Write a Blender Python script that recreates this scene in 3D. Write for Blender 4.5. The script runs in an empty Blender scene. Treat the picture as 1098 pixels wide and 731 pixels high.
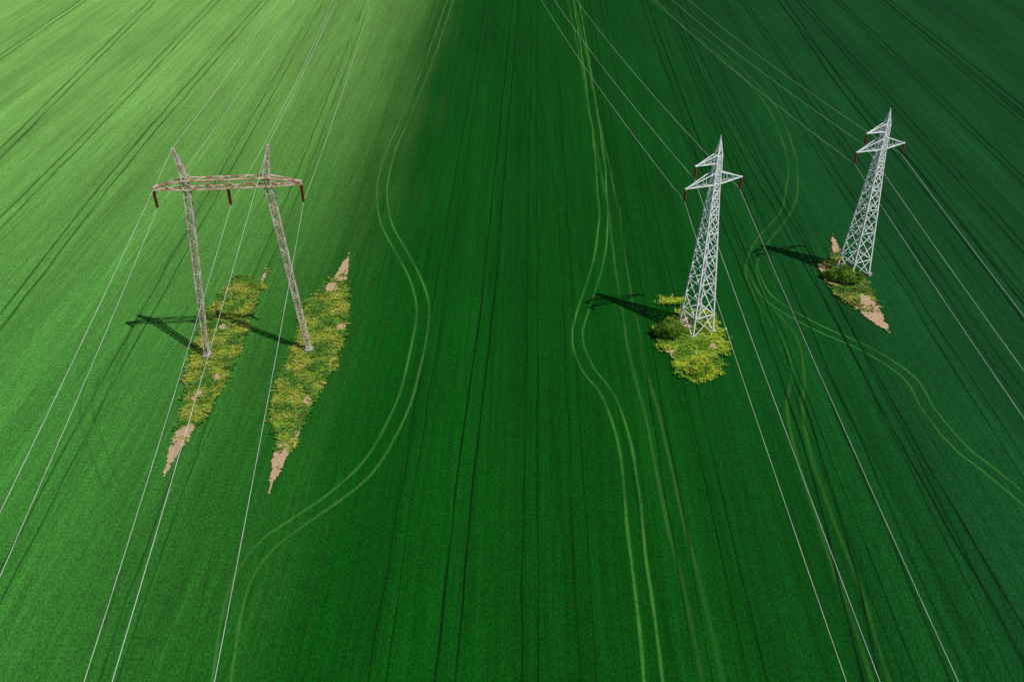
import bpy, math, random
from mathutils import Vector, Matrix, noise
random.seed(7)
# Image pixels cast from the camera onto the level ground, giving fixed world metres.
FPX=1003.0; TH=math.radians(34.0); CH=76.0
ct,st=math.cos(TH),math.sin(TH)
def G(u,v,z=0.0):
    dx=(u-549)/FPX; dy=(v-365.5)/FPX
    t=(CH-z)/(st+dy*ct)
    return (dx*t,(ct-dy*st)*t)
sc=bpy.context.scene
sc.view_settings.view_transform='Standard'; sc.view_settings.look='None'; sc.view_settings.exposure=0
# ---------- camera
cd=bpy.data.cameras.new("camera"); cam=bpy.data.objects.new("camera",cd); sc.collection.objects.link(cam)
cam.location=(0,0,CH); cam.rotation_euler=(math.radians(90)-TH,0,0)
cd.sensor_width=36; cd.lens=FPX/1098*36; cd.clip_end=12000; cd.clip_start=0.5
sc.camera=cam
# ---------- light
el=math.radians(59.5); hx,hy=0.80,-0.58; n=math.hypot(hx,hy); hx/=n; hy/=n
sv=Vector((hx*math.cos(el),hy*math.cos(el),math.sin(el)))
sl=bpy.data.lights.new("sun",'SUN'); so=bpy.data.objects.new("sun",sl); sc.collection.objects.link(so)
sl.energy=4.2; sl.angle=math.radians(0.7); sl.color=(1,0.94,0.84)
so.rotation_euler=sv.to_track_quat('Z','Y').to_euler(); so.location=(60,-40,120)
w=bpy.data.worlds.new("World"); sc.world=w; w.use_nodes=True
nt=w.node_tree; nt.nodes.clear()
sk=nt.nodes.new('ShaderNodeTexSky'); sk.sky_type='NISHITA'; sk.sun_disc=False
sk.sun_elevation=el; sk.sun_rotation=math.atan2(hx,hy)
bg=nt.nodes.new('ShaderNodeBackground'); bg.inputs[1].default_value=0.05
wo=nt.nodes.new('ShaderNodeOutputWorld'); nt.links.new(sk.outputs[0],bg.inputs[0]); nt.links.new(bg.outputs[0],wo.inputs[0])

# ---------- node helpers
class NT:
    def __init__(s,name):
        s.m=bpy.data.materials.new(name); s.m.use_nodes=True; s.t=s.m.node_tree; s.t.nodes.clear()
        s.out=s.t.nodes.new('ShaderNodeOutputMaterial')
    def n(s,typ,**k):
        x=s.t.nodes.new(typ)
        for a,b in k.items(): setattr(x,a,b)
        return x
    def l(s,a,b): s.t.links.new(a,b)
    def val(s,sock,v):
        if hasattr(v,'is_linked') or isinstance(v,bpy.types.NodeSocket): s.l(v,sock)
        else: sock.default_value=v
    def math(s,op,a,b=0.0,clamp=False):
        x=s.n('ShaderNodeMath',operation=op,use_clamp=clamp); s.val(x.inputs[0],a); s.val(x.inputs[1],b); return x.outputs[0]
    def mix(s,f,a,b,blend='MIX'):
        x=s.n('ShaderNodeMix',data_type='RGBA',blend_type=blend); s.val(x.inputs[0],f); s.val(x.inputs[6],a); s.val(x.inputs[7],b); return x.outputs[2]
    def rng(s,v,a,b,c=0.0,d=1.0,smooth=True):
        x=s.n('ShaderNodeMapRange',interpolation_type='SMOOTHSTEP' if smooth else 'LINEAR'); s.val(x.inputs[0],v)
        for i,q in enumerate((a,b,c,d)): x.inputs[i+1].default_value=q
        return x.outputs[0]
    def mapn(s,vec,scale,rotz=0.0,loc=(0,0,0)):
        x=s.n('ShaderNodeMapping'); s.l(vec,x.inputs[0]); x.inputs['Scale'].default_value=scale; x.inputs['Rotation'].default_value=(0,0,rotz); x.inputs['Location'].default_value=loc; return x.outputs[0]
    def noise(s,vec,scale,detail=3,rough=0.55):
        x=s.n('ShaderNodeTexNoise'); s.l(vec,x.inputs['Vector']); x.inputs['Scale'].default_value=scale; x.inputs['Detail'].default_value=detail; x.inputs['Roughness'].default_value=rough; return x.outputs[0]
    def pos(s): return s.n('ShaderNodeNewGeometry').outputs['Position']
    def bsdf(s,col,rough=0.8,spec=0.2,metal=0.0):
        x=s.n('ShaderNodeBsdfPrincipled'); s.val(x.inputs['Base Color'],col); s.val(x.inputs['Roughness'],rough); s.val(x.inputs['Specular IOR Level'],spec); s.val(x.inputs['Metallic'],metal); return x
    def fin(s,sh): s.l(sh,s.out.inputs[0]); return s.m
ROW=0.0215
# ---------- field material
def field_mat():
    m=NT("wheat_crop"); p=m.pos()
    r=m.mapn(p,(1,1,1),rotz=ROW)
    sx=m.n('ShaderNodeSeparateXYZ'); m.l(r,sx.inputs[0]); X,Y=sx.outputs[0],sx.outputs[1]
    broad=m.noise(m.mapn(r,(0.09,0.004,1)),1,2)
    med=m.noise(m.mapn(r,(0.45,0.008,1)),1,2,0.6)
    fine=m.noise(m.mapn(r,(1.9,0.04,1)),1,2,0.7)
    patch=m.noise(m.mapn(r,(0.035,0.022,1)),1,4,0.6)
    Xn=m.math('ADD',X,m.math('MULTIPLY',m.math('SUBTRACT',med,0.5),18.0))
    Xn=m.math('ADD',Xn,m.math('MULTIPLY',m.math('SUBTRACT',patch,0.5),18.0))
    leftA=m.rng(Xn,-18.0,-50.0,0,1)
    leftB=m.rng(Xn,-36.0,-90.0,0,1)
    sheen=m.math('ADD',m.math('MULTIPLY',leftA,0.58),m.math('MULTIPLY',leftB,0.42))
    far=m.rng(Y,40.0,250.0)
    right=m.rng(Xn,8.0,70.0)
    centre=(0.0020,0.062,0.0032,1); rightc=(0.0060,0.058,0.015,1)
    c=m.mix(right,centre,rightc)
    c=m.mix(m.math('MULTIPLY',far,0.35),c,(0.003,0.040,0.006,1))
    sheenc=m.mix(far,(0.042,0.200,0.030,1),(0.140,0.315,0.072,1))
    c=m.mix(sheen,c,sheenc)  # crop sheen painted into the albedo, stronger leftwards and with distance
    f=m.rng(broad,0.3,0.7,0.84,1.16,False)
    f=m.math('MULTIPLY',f,m.rng(med,0.3,0.7,0.87,1.13,False))
    f=m.math('MULTIPLY',f,m.rng(fine,0.3,0.7,0.82,1.18,False))
    f=m.math('MULTIPLY',f,m.rng(patch,0.3,0.7,0.90,1.10,False))
    g1=m.noise(m.mapn(r,(5.5,2.8,1)),1,3,0.8)
    g2=m.noise(m.mapn(r,(1.5,0.55,1)),1,2,0.7)
    f=m.math('MULTIPLY',f,m.rng(g1,0.33,0.67,0.40,1.60,False))
    f=m.math('MULTIPLY',f,m.rng(g2,0.3,0.7,0.86,1.14,False))
    vm=m.n('ShaderNodeVectorMath',operation='SCALE'); m.l(c,vm.inputs[0]); m.l(f,vm.inputs['Scale'])
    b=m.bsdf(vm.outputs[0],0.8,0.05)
    bp=m.n('ShaderNodeBump'); bp.inputs['Strength'].default_value=0.6; bp.inputs['Distance'].default_value=0.1
    m.l(g1,bp.inputs['Height']); m.l(bp.outputs[0],b.inputs['Normal'])
    return m.fin(b.outputs[0])
def obj(name,verts,faces,mat,parent=None,loc=None,rotz=0):
    me=bpy.data.meshes.new(name); me.from_pydata(verts,[],faces); me.update()
    if mat: me.materials.append(mat)
    o=bpy.data.objects.new(name,me); sc.collection.objects.link(o)
    if parent: o.parent=parent
    if loc: o.location=loc
    o.rotation_euler[2]=rotz
    return o
S=5000
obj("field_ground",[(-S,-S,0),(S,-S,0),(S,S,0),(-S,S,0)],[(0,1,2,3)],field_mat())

# ---------- tracks
def track_mat(name,col,strength):
    m=NT(name)
    uv=m.n('ShaderNodeUVMap').outputs[0]; sx=m.n('ShaderNodeSeparateXYZ'); m.l(uv,sx.inputs[0])
    d=m.math('ABSOLUTE',m.math('SUBTRACT',sx.outputs[0],0.5))
    p=m.pos()
    n2=m.noise(m.mapn(p,(4,2.0,1)),1,3,0.7); n3=m.noise(m.mapn(p,(0.12,0.06,1)),1,3,0.6)
    a=m.rng(d,0.5,0.05)
    a=m.math('MULTIPLY',a,m.rng(n2,0.3,0.55,0.3,1.0)); a=m.math('MULTIPLY',a,m.rng(n3,0.35,0.6,0.5,1.0))
    a=m.math('MULTIPLY',a,strength,True)
    b=m.bsdf(m.mix(n2,col,tuple(x*0.7 for x in col[:3])+(1,)),0.85,0.1)
    tr=m.n('ShaderNodeBsdfTransparent'); mx=m.n('ShaderNodeMixShader'); m.l(a,mx.inputs[0]); m.l(tr.outputs[0],mx.inputs[1]); m.l(b.outputs[0],mx.inputs[2])
    return m.fin(mx.outputs[0])
LIGHT=track_mat("pale_track",(0.062,0.25,0.040,1),0.9)
FAINT=track_mat("faint_pale_track",(0.045,0.20,0.03,1),0.6)
DARK=track_mat("dark_track",(0.001,0.018,0.002,1),0.85)  # dark tracks: shade down in the crop gaps, painted as colour
THIN=track_mat("faint_dark_track",(0.001,0.022,0.002,1),0.6)
DARKL=track_mat("dark_track_in_sheen",(0.015,0.10,0.015,1),0.65)  # dark tracks crossing the painted sheen
def spline(pts,step=1.2):
    P=[Vector(p) for p in pts]
    P=[P[0]*2-P[1]]+P+[P[-1]*2-P[-2]]
    out=[]
    for i in range(1,len(P)-2):
        a,b,c,d=P[i-1],P[i],P[i+1],P[i+2]; L=(c-b).length; k=max(2,int(L/step))
        for j in range(k):
            t=j/k
            out.append(0.5*((2*b)+(c-a)*t+(2*a-5*b+4*c-d)*t*t+(3*b-a-3*c+d)*t**3))
    out.append(P[-2]); return out
tz=[0.006]
def track(name,px,mat,width=0.6,gauge=1.9,ext=(150,40),world=False):
    pts=[Vector(p) for p in px] if world else [Vector(G(*p)) for p in px]
    if ext[0]: pts=[pts[0]+(pts[0]-pts[1]).normalized()*ext[0]]+pts
    if ext[1]: pts=pts+[pts[-1]+(pts[-1]-pts[-2]).normalized()*ext[1]]
    c=spline(pts); V=[];F=[];UV=[]
    for off in ((-gauge/2,gauge/2) if gauge else (0,)):
        b0=len(V)
        for i,p in enumerate(c):
            q=(c[min(i+1,len(c)-1)]-c[max(i-1,0)]).normalized(); nn=Vector((-q.y,q.x))
            wob=noise.noise(Vector((p.x*0.1,p.y*0.1,off)))*0.25
            ww=width*(0.85+0.3*noise.noise(Vector((p.x*0.3,p.y*0.3,off+5))))
            for s_,u_ in ((-ww/2,0),(ww/2,1)):
                r=p+nn*(off+s_+wob); V.append((r.x,r.y,tz[0])); UV.append((u_,i*0.1))
            if i: k=b0+2*i; F.append((k-2,k-1,k+1,k))
    tz[0]+=0.003
    o=obj(name,V,F,mat); ul=o.data.uv_layers.new(name="UVMap")
    for lp in o.data.loops: ul.data[lp.index].uv=UV[lp.vertex_index]
TN="tractor_track"
track(TN,[(483,0),(462,60),(440,115),(420,160),(410,200),(413,235),(430,270),(448,305),(454,335),(448,375),(436,420),(418,465),(392,503),(355,535),(318,560),(285,585),(262,618),(248,660),(238,731)],LIGHT,0.72)
track(TN,[(553,0),(541,130),(522,330),(505,460),(490,600),(477,731)],DARK,0.42)
track(TN,[(618,0),(632,90),(643,170),(647,235),(641,285),(626,330),(619,362),(630,395),(653,425),(670,480),(681,560),(690,640),(700,731)],LIGHT,0.66,1.7)
track(TN,[(612,0),(625,60),(640,140),(655,210),(667,290),(680,370),(700,450),(720,540),(740,620),(765,731)],FAINT,0.9)
track(TN,[(700,0),(770,55),(820,105),(845,155),(850,195),(842,228),(818,258),(806,285),(815,320),(845,360),(856,400),(852,440),(862,490),(885,560),(915,640),(945,731)],FAINT,0.85)
track(TN,[(806,285),(822,318),(870,348),(930,375),(975,405),(997,440),(1030,480),(1098,535)],LIGHT,0.5,1.7,(0,60))
track(TN,[(838,0),(905,95),(985,190),(1098,335)],DARK,0.8)
track(TN,[(950,0),(1020,55),(1098,118)],DARK,0.8)
track(TN,[(720,0),(770,108),(850,250),(960,450),(1098,690)],DARK,0.5)
track(TN,[(690,0),(745,150),(805,300),(850,420),(893,560),(935,731)],DARK,0.5)
track(TN,[(90,0),(0,62)],DARKL,0.9)
track(TN,[(165,0),(0,165)],DARKL,0.9)
track(TN,[(232,0),(120,118),(0,240)],DARKL,0.8)
track(TN,[(285,0),(150,155),(0,345)],DARKL,0.8)
track(TN,[(345,0),(250,170),(110,420),(20,590)],DARKL,0.45)
track(TN,[(395,0),(330,170),(235,400),(115,731)],DARKL,0.4)
track(TN,[(100,405),(92,440),(104,480),(120,520)],FAINT,0.5,1.7,(0,0))
for x0,wd in ((-14,.28),(0.5,.3),(6,.26),(17,.35),(22,.3),(36.5,.35),(41,.5),(47,.35),(60,.45),(66,.6),(78,.5),(84,.8),(96,.8),(110,.9)):
    track(TN,[(x0+ROW*20,20),(x0+ROW*200,200),(x0+ROW*600,600)],THIN,wd,1.6,(0,0),True)

# ---------- steel
def steel(name,c1,c2,scale,rough=0.55,metal=0.0):
    m=NT(name); tc=m.n('ShaderNodeTexCoord').outputs['Object']
    a=m.noise(tc,scale,4,0.65)
    return m.fin(m.bsdf(m.mix(m.rng(a,0.4,0.6),c1,c2),rough,0.4,metal).outputs[0])
GALV=steel("galvanised_steel",(0.82,0.86,0.88,1),(0.62,0.68,0.72,1),1.2)
RUST=steel("weathered_steel",(0.66,0.59,0.56,1),(0.44,0.30,0.26,1),1.0)
RUSTB=steel("rusty_crossarm_steel",(0.66,0.50,0.44,1),(0.40,0.17,0.12,1),1.0)
INS=steel("brown_porcelain",(0.20,0.022,0.018,1),(0.12,0.012,0.012,1),3,0.3)
WIRE=steel("aluminium_wire",(0.60,0.65,0.62,1),(0.45,0.5,0.48,1),0.3,0.45)
CONC=steel("footing_concrete",(0.36,0.34,0.31,1),(0.26,0.25,0.22,1),2,0.9)
def beam(V,F,a,b,w):
    a=Vector(a);b=Vector(b);d=(b-a).normalized(); u=d.cross(Vector((0,0,1)) if abs(d.z)<0.9 else Vector((1,0,0))).normalized(); v=d.cross(u); k=len(V)
    for p in (a,b):
        for s,t in ((-1,-1),(1,-1),(1,1),(-1,1)): V.append(tuple(p+u*s*w/2+v*t*w/2))
    for i in range(4): j=(i+1)%4; F.append((k+i,k+j,k+4+j,k+4+i))
    F.append((k+3,k+2,k+1,k)); F.append((k+4,k+5,k+6,k+7))
def lathe(V,F,c,prof,n=10):
    k=len(V)
    for z,r in prof:
        for i in range(n): a=2*math.pi*i/n; V.append((c[0]+r*math.cos(a),c[1]+r*math.sin(a),c[2]+z))
    for q in range(len(prof)-1):
        for i in range(n): j=(i+1)%n; F.append((k+q*n+i,k+(q+1)*n+i,k+(q+1)*n+j,k+q*n+j))
def insulator(V,F,top,L,r=0.15):
    prof=[(0,0.04),(-0.15,0.04)]; z=-0.15; 
    while z>-L+0.2:
        prof+=[(z,0.06),(z-0.05,r),(z-0.11,r*0.9),(z-0.12,0.06)]; z-=0.16
    prof+=[(-L,0.05)]
    lathe(V,F,top,prof)
def empty(name,loc,rotz):
    e=bpy.data.objects.new(name,None); e.empty_display_size=2; sc.collection.objects.link(e); e.location=loc; e.rotation_euler[2]=rotz; return e
def lattice_tower(loc,rot,H):
    s=H/29.8; e=empty("lattice_transmission_tower",loc,rot); V=[];F=[]
    def hw(z): 
        z/=s
        if z<22.5: return 1.8+(0.52-1.8)*z/22.5
        if z<27.4: return 0.52+(0.36-0.52)*(z-22.5)/4.9
        return max(0.04,0.36*(29.8-z)/2.4)
    lv=[0]; h=3.1
    while lv[-1]<22.4: lv.append(lv[-1]+h); h=max(1.15,h*0.90)
    sc_=22.5/lv[-1]; lv=[z*sc_ for z in lv]+[23.5,24.9,26.2,27.4]; lv=[z*s for z in lv]
    def cr(z): q=hw(z); return [Vector((a*q,b*q,z)) for a,b in ((-1,-1),(1,-1),(1,1),(-1,1))]
    for i in range(len(lv)-1):
        A,B=cr(lv[i]),cr(lv[i+1]); lw=0.20 if lv[i]<15 else 0.15; bw=0.085
        for k in range(4):
            j=(k+1)%4; beam(V,F,A[k],B[k],lw); beam(V,F,A[k],B[j],bw); beam(V,F,A[j],B[k],bw)
            if i%2==0 or i>8: beam(V,F,B[k],B[j],bw)
    T=Vector((0,0,H)); 
    A=cr(lv[-1]); 
    for k in range(4): beam(V,F,A[k],T,0.13); M=[a.lerp(T,0.45) for a in A]
    for k in range(4): beam(V,F,M[k],M[(k+1)%4],0.07); beam(V,F,A[k],M[(k+1)%4],0.07)
    beam(V,F,T,T+Vector((0,0,0.35)),0.08)
    tips=[]
    def arm(sx,L,z,dz):
        z*=s; q=hw(z); q2=hw(z+dz); tip=Vector((sx*L,0,z+0.1)); tips.append(tip)
        for b in (-1,1):
            r0=Vector((sx*q,b*q,z)); r1=Vector((sx*q2,b*q2,z+dz)); beam(V,F,r0,tip,0.13); beam(V,F,r1,tip,0.10)
            for t in (0.3,0.6):
                beam(V,F,r0.lerp(tip,t),r1.lerp(tip,t),0.06)
        for t0 in (0.0,0.3):
            a=Vector((sx*q,-q,z)).lerp(tip,t0); b=Vector((sx*q,q,z)).lerp(tip,t0+0.3); c=Vector((sx*q,q,z)).lerp(tip,t0); beam(V,F,a,b,0.06); beam(V,F,a,c,0.06)
        beam(V,F,tip-Vector((0,0.15,0)),tip+Vector((0,0.15,0)),0.16)
    arm(-1,4.7,23.4,1.7); arm(1,4.4,23.4,1.7); arm(-1,3.5,26.4,1.2)
    obj("steel_lattice",V,F,GALV,e)
    V=[];F=[]
    for t in tips: insulator(V,F,t-Vector((0,0,0.1)),1.7,0.19)
    obj("insulators",V,F,INS,e)
    V=[];F=[]
    for c in cr(0): beam(V,F,c-Vector((0,0,0.3)),c+Vector((0,0,0.45)),0.7)
    obj("footings",V,F,CONC,e)
    R=Matrix.Rotation(rot,3,'Z')
    return [Vector(loc)+R@(t-Vector((0,0,1.8))) for t in tips]+[Vector(loc)+R@T]
def wires(name,starts,near,far,sags,rad=0.021,spans=(290,290)):
    V=[];F=[]
    for s0,sag in zip(starts,sags):
        for d,sp in ((near,spans[0]),(far,spans[1])):
            d2=Vector((d[0],d[1],0)).normalized(); side=Vector((-d2.y,d2.x,0)); N=70; k=len(V)
            for i in range(N+1):
                t=i/N; t=t**1.2; p=s0+d2*sp*t; p.z=s0.z-4*sag*t*(1-t)
                for q in range(5): a=2*math.pi*q/5; V.append(tuple(p+side*rad*math.cos(a)+Vector((0,0,1))*rad*math.sin(a)))
                if i:
                    for q in range(5): r=(q+1)%5; b=k+(i-1)*5; F.append((b+q,b+r,b+5+r,b+5+q))
    obj(name,V,F,WIRE)
b2=G(746,353); b3=G(914,292)
t2=lattice_tower((b2[0],b2[1],0),math.radians(26),29.8)
t3=lattice_tower((b3[0],b3[1],0),math.radians(24),27.3)
wires("power_line",t2[:3],(0.02,-1),(-0.122,1),[6,6,6])
wires("power_line",t3[:3],(0.02,-1),(-0.122,1),[6,6,6])

# ---------- portal tower
def portal(loc,rot):
    e=empty("portal_transmission_tower",loc,rot); V=[];F=[]; ZB=25.8; ZT=27.0
    def col(b,t,wb,wt,n):
        b=Vector(b);t=Vector(t)
        def cr(f): c=b.lerp(t,f); q=wb+(wt-wb)*f; return [c+Vector((x*q,y*q,0)) for x,y in ((-1,-1),(1,-1),(1,1),(-1,1))]
        for i in range(n):
            A,B=cr(i/n),cr((i+1)/n)
            for k in range(4):
                j=(k+1)%4; beam(V,F,A[k],B[k],0.13)
                if i%2: beam(V,F,A[k],B[j],0.07)
                else: beam(V,F,A[j],B[k],0.07)
                if i%2: beam(V,F,B[k],B[j],0.06)
    for s in (-1,1):
        col((s*7.15,0,0.2),(s*4.95,0,ZT),0.28,0.42,24)
        col((s*4.95,0,ZT),(s*5.8,0,31.2),0.42,0.08,5)
    obj("legs_lattice",V,F,RUST,e); V=[];F=[]
    xs=[-9.3,-8.0,-6.6,-5.3,-4,-2.7,-1.35,0,1.35,2.7,4,5.3,6.6,8.0,9.3]
    def sec(x):
        f=max(0,(abs(x)-5.3)/4.0); w_=0.55*(1-f)+0.12*f; zb=ZB; zt=ZT-f*0.85
        return [Vector((x,-w_,zb)),Vector((x,w_,zb)),Vector((x,w_,zt)),Vector((x,-w_,zt))]
    for i in range(len(xs)-1):
        A,B=sec(xs[i]),sec(xs[i+1])
        for k in range(4):
            j=(k+1)%4; beam(V,F,A[k],B[k],0.14)
            if i%2: beam(V,F,A[k],B[j],0.08)
            else: beam(V,F,A[j],B[k],0.08)
            if i==0: beam(V,F,A[k],A[j],0.1)
    obj("crossarm_lattice",V,F,RUSTB,e)
    V=[];F=[]; tips=[]
    for x in (-9.2,0,9.2):
        z=ZB-0.05; insulator(V,F,(x,0,z),2.5,0.21); tips.append(Vector((x,0,z-2.5)))
    obj("insulators",V,F,INS,e)
    V=[];F=[]
    for s in (-1,1): beam(V,F,(s*7.15,0,-0.3),(s*7.15,0,0.5),1.1)
    obj("footings",V,F,CONC,e)
    tips+=[Vector((-5.8,0,31.2)),Vector((5.8,0,31.2))]
    R=Matrix.Rotation(rot,3,'Z'); return [Vector(loc)+R@t for t in tips]
tp=portal((-36.1,109.4,0),math.radians(5.5))
wires("power_line",tp,(0.085,-1),(-0.06,1),[6,6,6,4.5,4.5])

# ---------- patches
def patch_mat():
    m=NT("verge_soil"); at=m.n('ShaderNodeAttribute',attribute_name='sand').outputs['Fac']; p=m.pos()
    a=m.noise(m.mapn(p,(0.8,0.5,1)),1,3,0.6); b=m.noise(m.mapn(p,(5,4,1)),1,3,0.7)
    g=m.mix(m.rng(a,0.38,0.62),(0.06,0.17,0.010,1),(0.20,0.27,0.025,1))
    g=m.mix(m.rng(b,0.56,0.75),g,(0.28,0.21,0.11,1))
    s=m.mix(m.rng(b,0.35,0.7),(0.48,0.36,0.24,1),(0.29,0.20,0.12,1))
    c=m.mix(m.rng(at,0.3,0.6),g,s)
    bs=m.bsdf(c,0.95,0.05); bp=m.n('ShaderNodeBump'); bp.inputs['Strength'].default_value=0.6; bp.inputs['Distance'].default_value=0.12; m.l(b,bp.inputs['Height']); m.l(bp.outputs[0],bs.inputs['Normal'])
    return m.fin(bs.outputs[0])
def leaf_mat(name):
    m=NT(name); at=m.n('ShaderNodeAttribute',attribute_name='tint').outputs['Color']
    b=m.bsdf(at,0.6,0.2); tl=m.n('ShaderNodeBsdfTranslucent'); m.l(at,tl.inputs[0]); mx=m.n('ShaderNodeMixShader'); mx.inputs[0].default_value=0.35
    m.l(b.outputs[0],mx.inputs[1]); m.l(tl.outputs[0],mx.inputs[2]); return m.fin(mx.outputs[0])
SOIL=patch_mat(); LEAF=leaf_mat("weed_leaves"); BARK=steel("shrub_bark",(0.12,0.08,0.05,1),(0.07,0.05,0.03,1),5,0.9)
def tinted(name,V,F,C,parent):
    o=obj(name,V,F,LEAF,parent); a=o.data.color_attributes.new(name='tint',type='FLOAT_COLOR',domain='POINT')
    flat=[]; 
    for c in C: flat+=[c[0],c[1],c[2],1]
    a.data.foreach_set('color',flat); return o
def sdist(p,poly):
    d=1e9; ins=False; n=len(poly)
    for i in range(n):
        a=poly[i]; b=poly[(i+1)%n]; ex,ey=b[0]-a[0],b[1]-a[1]; wx,wy=p[0]-a[0],p[1]-a[1]
        t=max(0,min(1,(wx*ex+wy*ey)/(ex*ex+ey*ey))); dx,dy=wx-ex*t,wy-ey*t; d=min(d,dx*dx+dy*dy)
        if (a[1]>p[1])!=(b[1]>p[1]) and p[0]<(b[0]-a[0])*(p[1]-a[1])/(b[1]-a[1])+a[0]: ins=not ins
    d=math.sqrt(d); return d if ins else -d
def nz(x,y,s,o=0): return noise.noise(Vector((x*s,y*s,o)))
def patch(px,sand,pal,dens=16,hmax=0.55,rag=0.3):
    poly=[G(*p) for p in px]
    sb=[(G(u,v),r) for u,v,r in sand]
    e=empty("weed_patch",(0,0,0),0)
    C=0.2; x0=min(p[0] for p in poly)-1;x1=max(p[0] for p in poly)+1;y0=min(p[1] for p in poly)-1;y1=max(p[1] for p in poly)+1
    def sandw(x,y):
        w_=0
        for (q,r) in sb: w_=max(w_,1-math.hypot(x-q[0],(y-q[1])*0.6)/r)
        return max(0,min(1,w_*1.3+(nz(x,y,0.9,3)*0.5 if w_>0 else 0)))
    def sd(x,y): return sdist((x,y),poly)+nz(x,y,0.7)*rag+nz(x,y,2.6,1)*0.22
    V=[];F=[];idx={};A=[];cells=[]
    nx=int((x1-x0)/C); ny=int((y1-y0)/C)
    def vid(i,j):
        if (i,j) not in idx:
            x=x0+i*C;y=y0+j*C; idx[(i,j)]=len(V); V.append((x+nz(x,y,9)*0.1,y+nz(x,y,9,4)*0.1,0.14+0.05*nz(x,y,1.1,2))); A.append(sandw(x,y))
        return idx[(i,j)]
    for i in range(nx):
        for j in range(ny):
            x=x0+(i+.5)*C;y=y0+(j+.5)*C; d=sd(x,y)
            if d>0: F.append((vid(i,j),vid(i+1,j),vid(i+1,j+1),vid(i,j+1))); cells.append((x,y,d))
            elif d>-0.5 and random.random()<0.25: cells.append((x,y,d))
    o=obj("soil",V,F,SOIL,e); at=o.data.attributes.new('sand','FLOAT','POINT'); at.data.foreach_set('value',A)
    V=[];F=[];CC=[]
    for (x,y,d) in cells:
        s=sandw(x,y); cl=nz(x,y,0.55,9)+0.5*nz(x,y,1.5,11)
        k=dens*C*C*(1.0+1.8*cl)*(1-s*1.2)
        k=int(k)+(1 if random.random()<k-int(k) else 0)
        for _ in range(max(0,k)):
            px_,py_=x+random.uniform(-C,C)*.6,y+random.uniform(-C,C)*.6
            h=hmax*random.uniform(0.35,1)*(0.8+0.7*max(0,cl+0.2)); f=min(1,max(0,0.38+1.5*nz(x,y,0.35,20)+random.uniform(-.3,.3)))
            a_,b_=pal[0],pal[1]; c=[a_[q]*(1-f)+b_[q]*f for q in range(3)]; br=random.uniform(0.65,1.3); c=[q*br for q in c]
            for _b in range(4):
                an=random.uniform(0,6.283); le=h*random.uniform(0.5,1); ln=random.uniform(0.4,1.1); wd=random.uniform(0.03,0.075)
                dx,dy=math.cos(an),math.sin(an); k0=len(V)
                V+= [(px_-dy*wd,py_+dx*wd,0.12),(px_+dy*wd,py_-dx*wd,0.12),(px_+dx*le*ln*.5+dy*wd*1.3,py_+dy*le*ln*.5-dx*wd*1.3,0.12+le*.6),(px_+dx*le*ln*.5-dy*wd*1.3,py_+dy*le*ln*.5+dx*wd*1.3,0.12+le*.6),(px_+dx*le*ln,py_+dy*le*ln,0.12+le*.75)]
                F+=[(k0,k0+1,k0+2,k0+3),(k0+3,k0+2,k0+4)]
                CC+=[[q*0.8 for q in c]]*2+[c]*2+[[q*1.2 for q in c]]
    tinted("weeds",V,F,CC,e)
YG=((0.10,0.27,0.035),(0.44,0.48,0.08)); YY=((0.15,0.35,0.03),(0.50,0.60,0.06)); DR=((0.09,0.22,0.03),(0.36,0.34,0.10))
patch([(262,295),(275,305),(287,290),(277,318),(270,335),(262,365),(245,405),(225,440),(205,465),(188,492),(175,514),(182,480),(193,455),(199,430),(201,395),(210,368),(223,340),(238,315),(252,298)],
 [(186,490,3.6),(178,508,4),(198,464,1.6),(283,297,1.7),(232,405,.8),(212,425,.9),(240,350,.9)],YG,22)
patch([(375,272),(372,300),(374,330),(370,360),(358,395),(340,425),(326,450),(318,475),(300,505),(288,530),(292,495),(298,475),(292,455),(291,430),(302,400),(315,370),(323,345),(328,325),(345,312),(360,295)],
 [(368,285,4.5),(355,308,1.6),(292,515,4.5),(300,494,2.4),(322,468,1.3),(330,430,.8),(366,350,1.0)],YG,22)
patch([(707,320),(732,319),(736,332),(763,335),(773,352),(782,378),(768,381),(777,393),(768,404),(746,411),(727,403),(722,386),(706,372),(703,352),(712,345),(730,340),(727,328),(708,327)],
 [(720,378,1.0),(735,345,1.5),(765,372,.8)],YY,22,0.6,0.8)
patch([(892,252),(899,265),(906,283),(928,300),(935,315),(945,335),(954,358),(935,346),(918,331),(900,320),(886,302),(876,284),(890,281),(893,268)],
 [(896,262,3.5),(946,348,5),(883,290,2),(929,324,1.8),(893,303,1.0)],DR,18)

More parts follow.
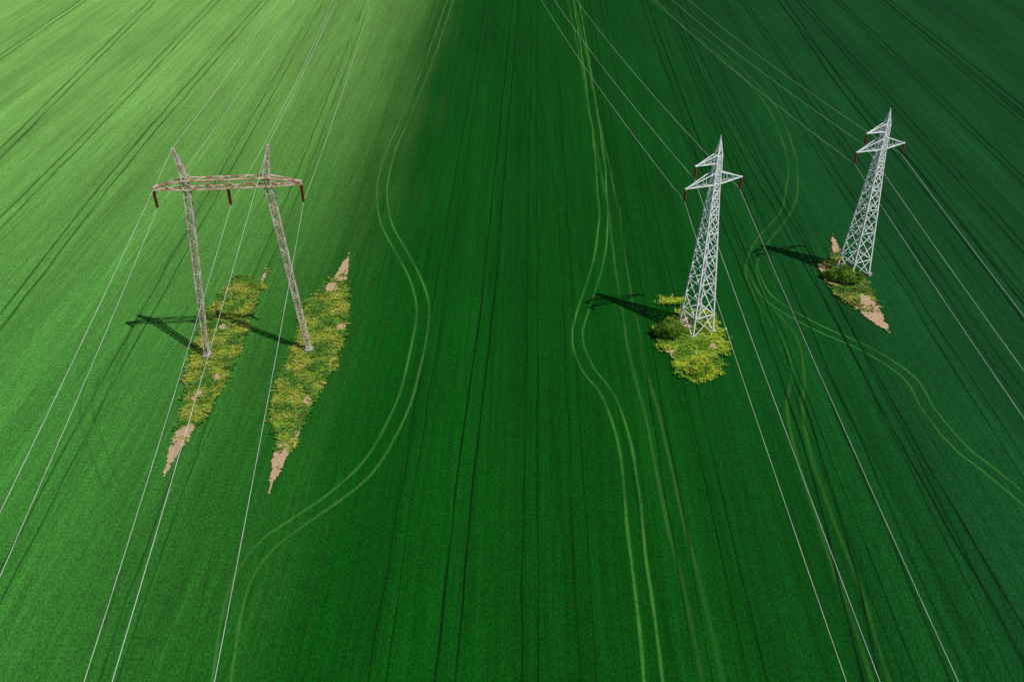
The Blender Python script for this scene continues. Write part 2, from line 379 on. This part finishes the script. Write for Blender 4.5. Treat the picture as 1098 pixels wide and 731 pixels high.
# ---------- shrubs
def shrub(loc,lobes,n,cols,leaf=0.12):
    e=empty("shrub",(loc[0],loc[1],0),0); V=[];F=[];C=[]; B=[];BF=[]
    for (x,y,z,r) in lobes:
        m=Vector((x*.3,y*.3,z*.4)); beam(B,BF,(x*.1,y*.1,0),m,0.09); beam(B,BF,m,(x,y,z),0.06)
        for _ in range(6):
            d=Vector((random.gauss(0,1),random.gauss(0,1),random.gauss(0.3,1))).normalized(); beam(B,BF,(x,y,z),Vector((x,y,z))+d*r*0.85,0.03)
    tot=sum(l[3]**2 for l in lobes)
    for (x,y,z,r) in lobes:
        for _ in range(int(n*r*r/tot/6)):
            d=Vector((random.gauss(0,1),random.gauss(0,1),random.gauss(0.25,1))).normalized()
            rr=r*random.uniform(0.55,1.0)*(1+0.35*noise.noise(d*2.5+Vector((x,y,z)))); c0=Vector((x,y,z))+d*rr
            if c0.z<0.1: continue
            f=min(1,max(0,0.45+0.9*noise.noise(c0*0.9)+random.uniform(-.25,.25))); col=[cols[0][q]*(1-f)+cols[1][q]*f for q in range(3)]
            for _2 in range(6):
                c=c0+Vector([random.uniform(-.22,.22) for _ in range(3)]); u=Vector([random.gauss(0,1) for _ in range(3)]).normalized(); nrm=(d+Vector([random.gauss(0,.6) for _ in range(3)])).normalized(); u=(u-nrm*u.dot(nrm)).normalized(); v=nrm.cross(u); L=leaf*random.uniform(.7,1.4); k=len(V)
                for q in (u*L,v*L*.5,-u*L,-v*L*.5): V.append(tuple(c+q))
                F.append((k,k+1,k+2,k+3)); br=random.uniform(.7,1.25); C+=[[q*br for q in col]]*4
    tinted("foliage",V,F,C,e); obj("branches",B,BF,BARK,e)
g=((0.05,0.15,0.015),(0.22,0.38,0.03)); yl=((0.16,0.36,0.02),(0.54,0.62,0.05))
shrub(G(717,362),[(0,0,1.3,1.4),(-1.1,.3,1.0,1.1),(1,.5,1.2,1.0),(.2,1.2,1.2,1.0)],16000,g)
shrub(G(747,402),[(0,0,.3,1.1),(-1.3,.6,.2,.8),(1.6,.7,.2,.9),(.4,1.8,.2,1.0)],8000,yl)
shrub(G(905,303),[(0,0,1,1.3),(-1.5,.8,.9,1.2),(1.3,-.3,.8,1.1),(.2,1.4,1.2,1.2),(-2.4,1.4,.6,.8),(2.2,.6,.7,.9)],20000,g)
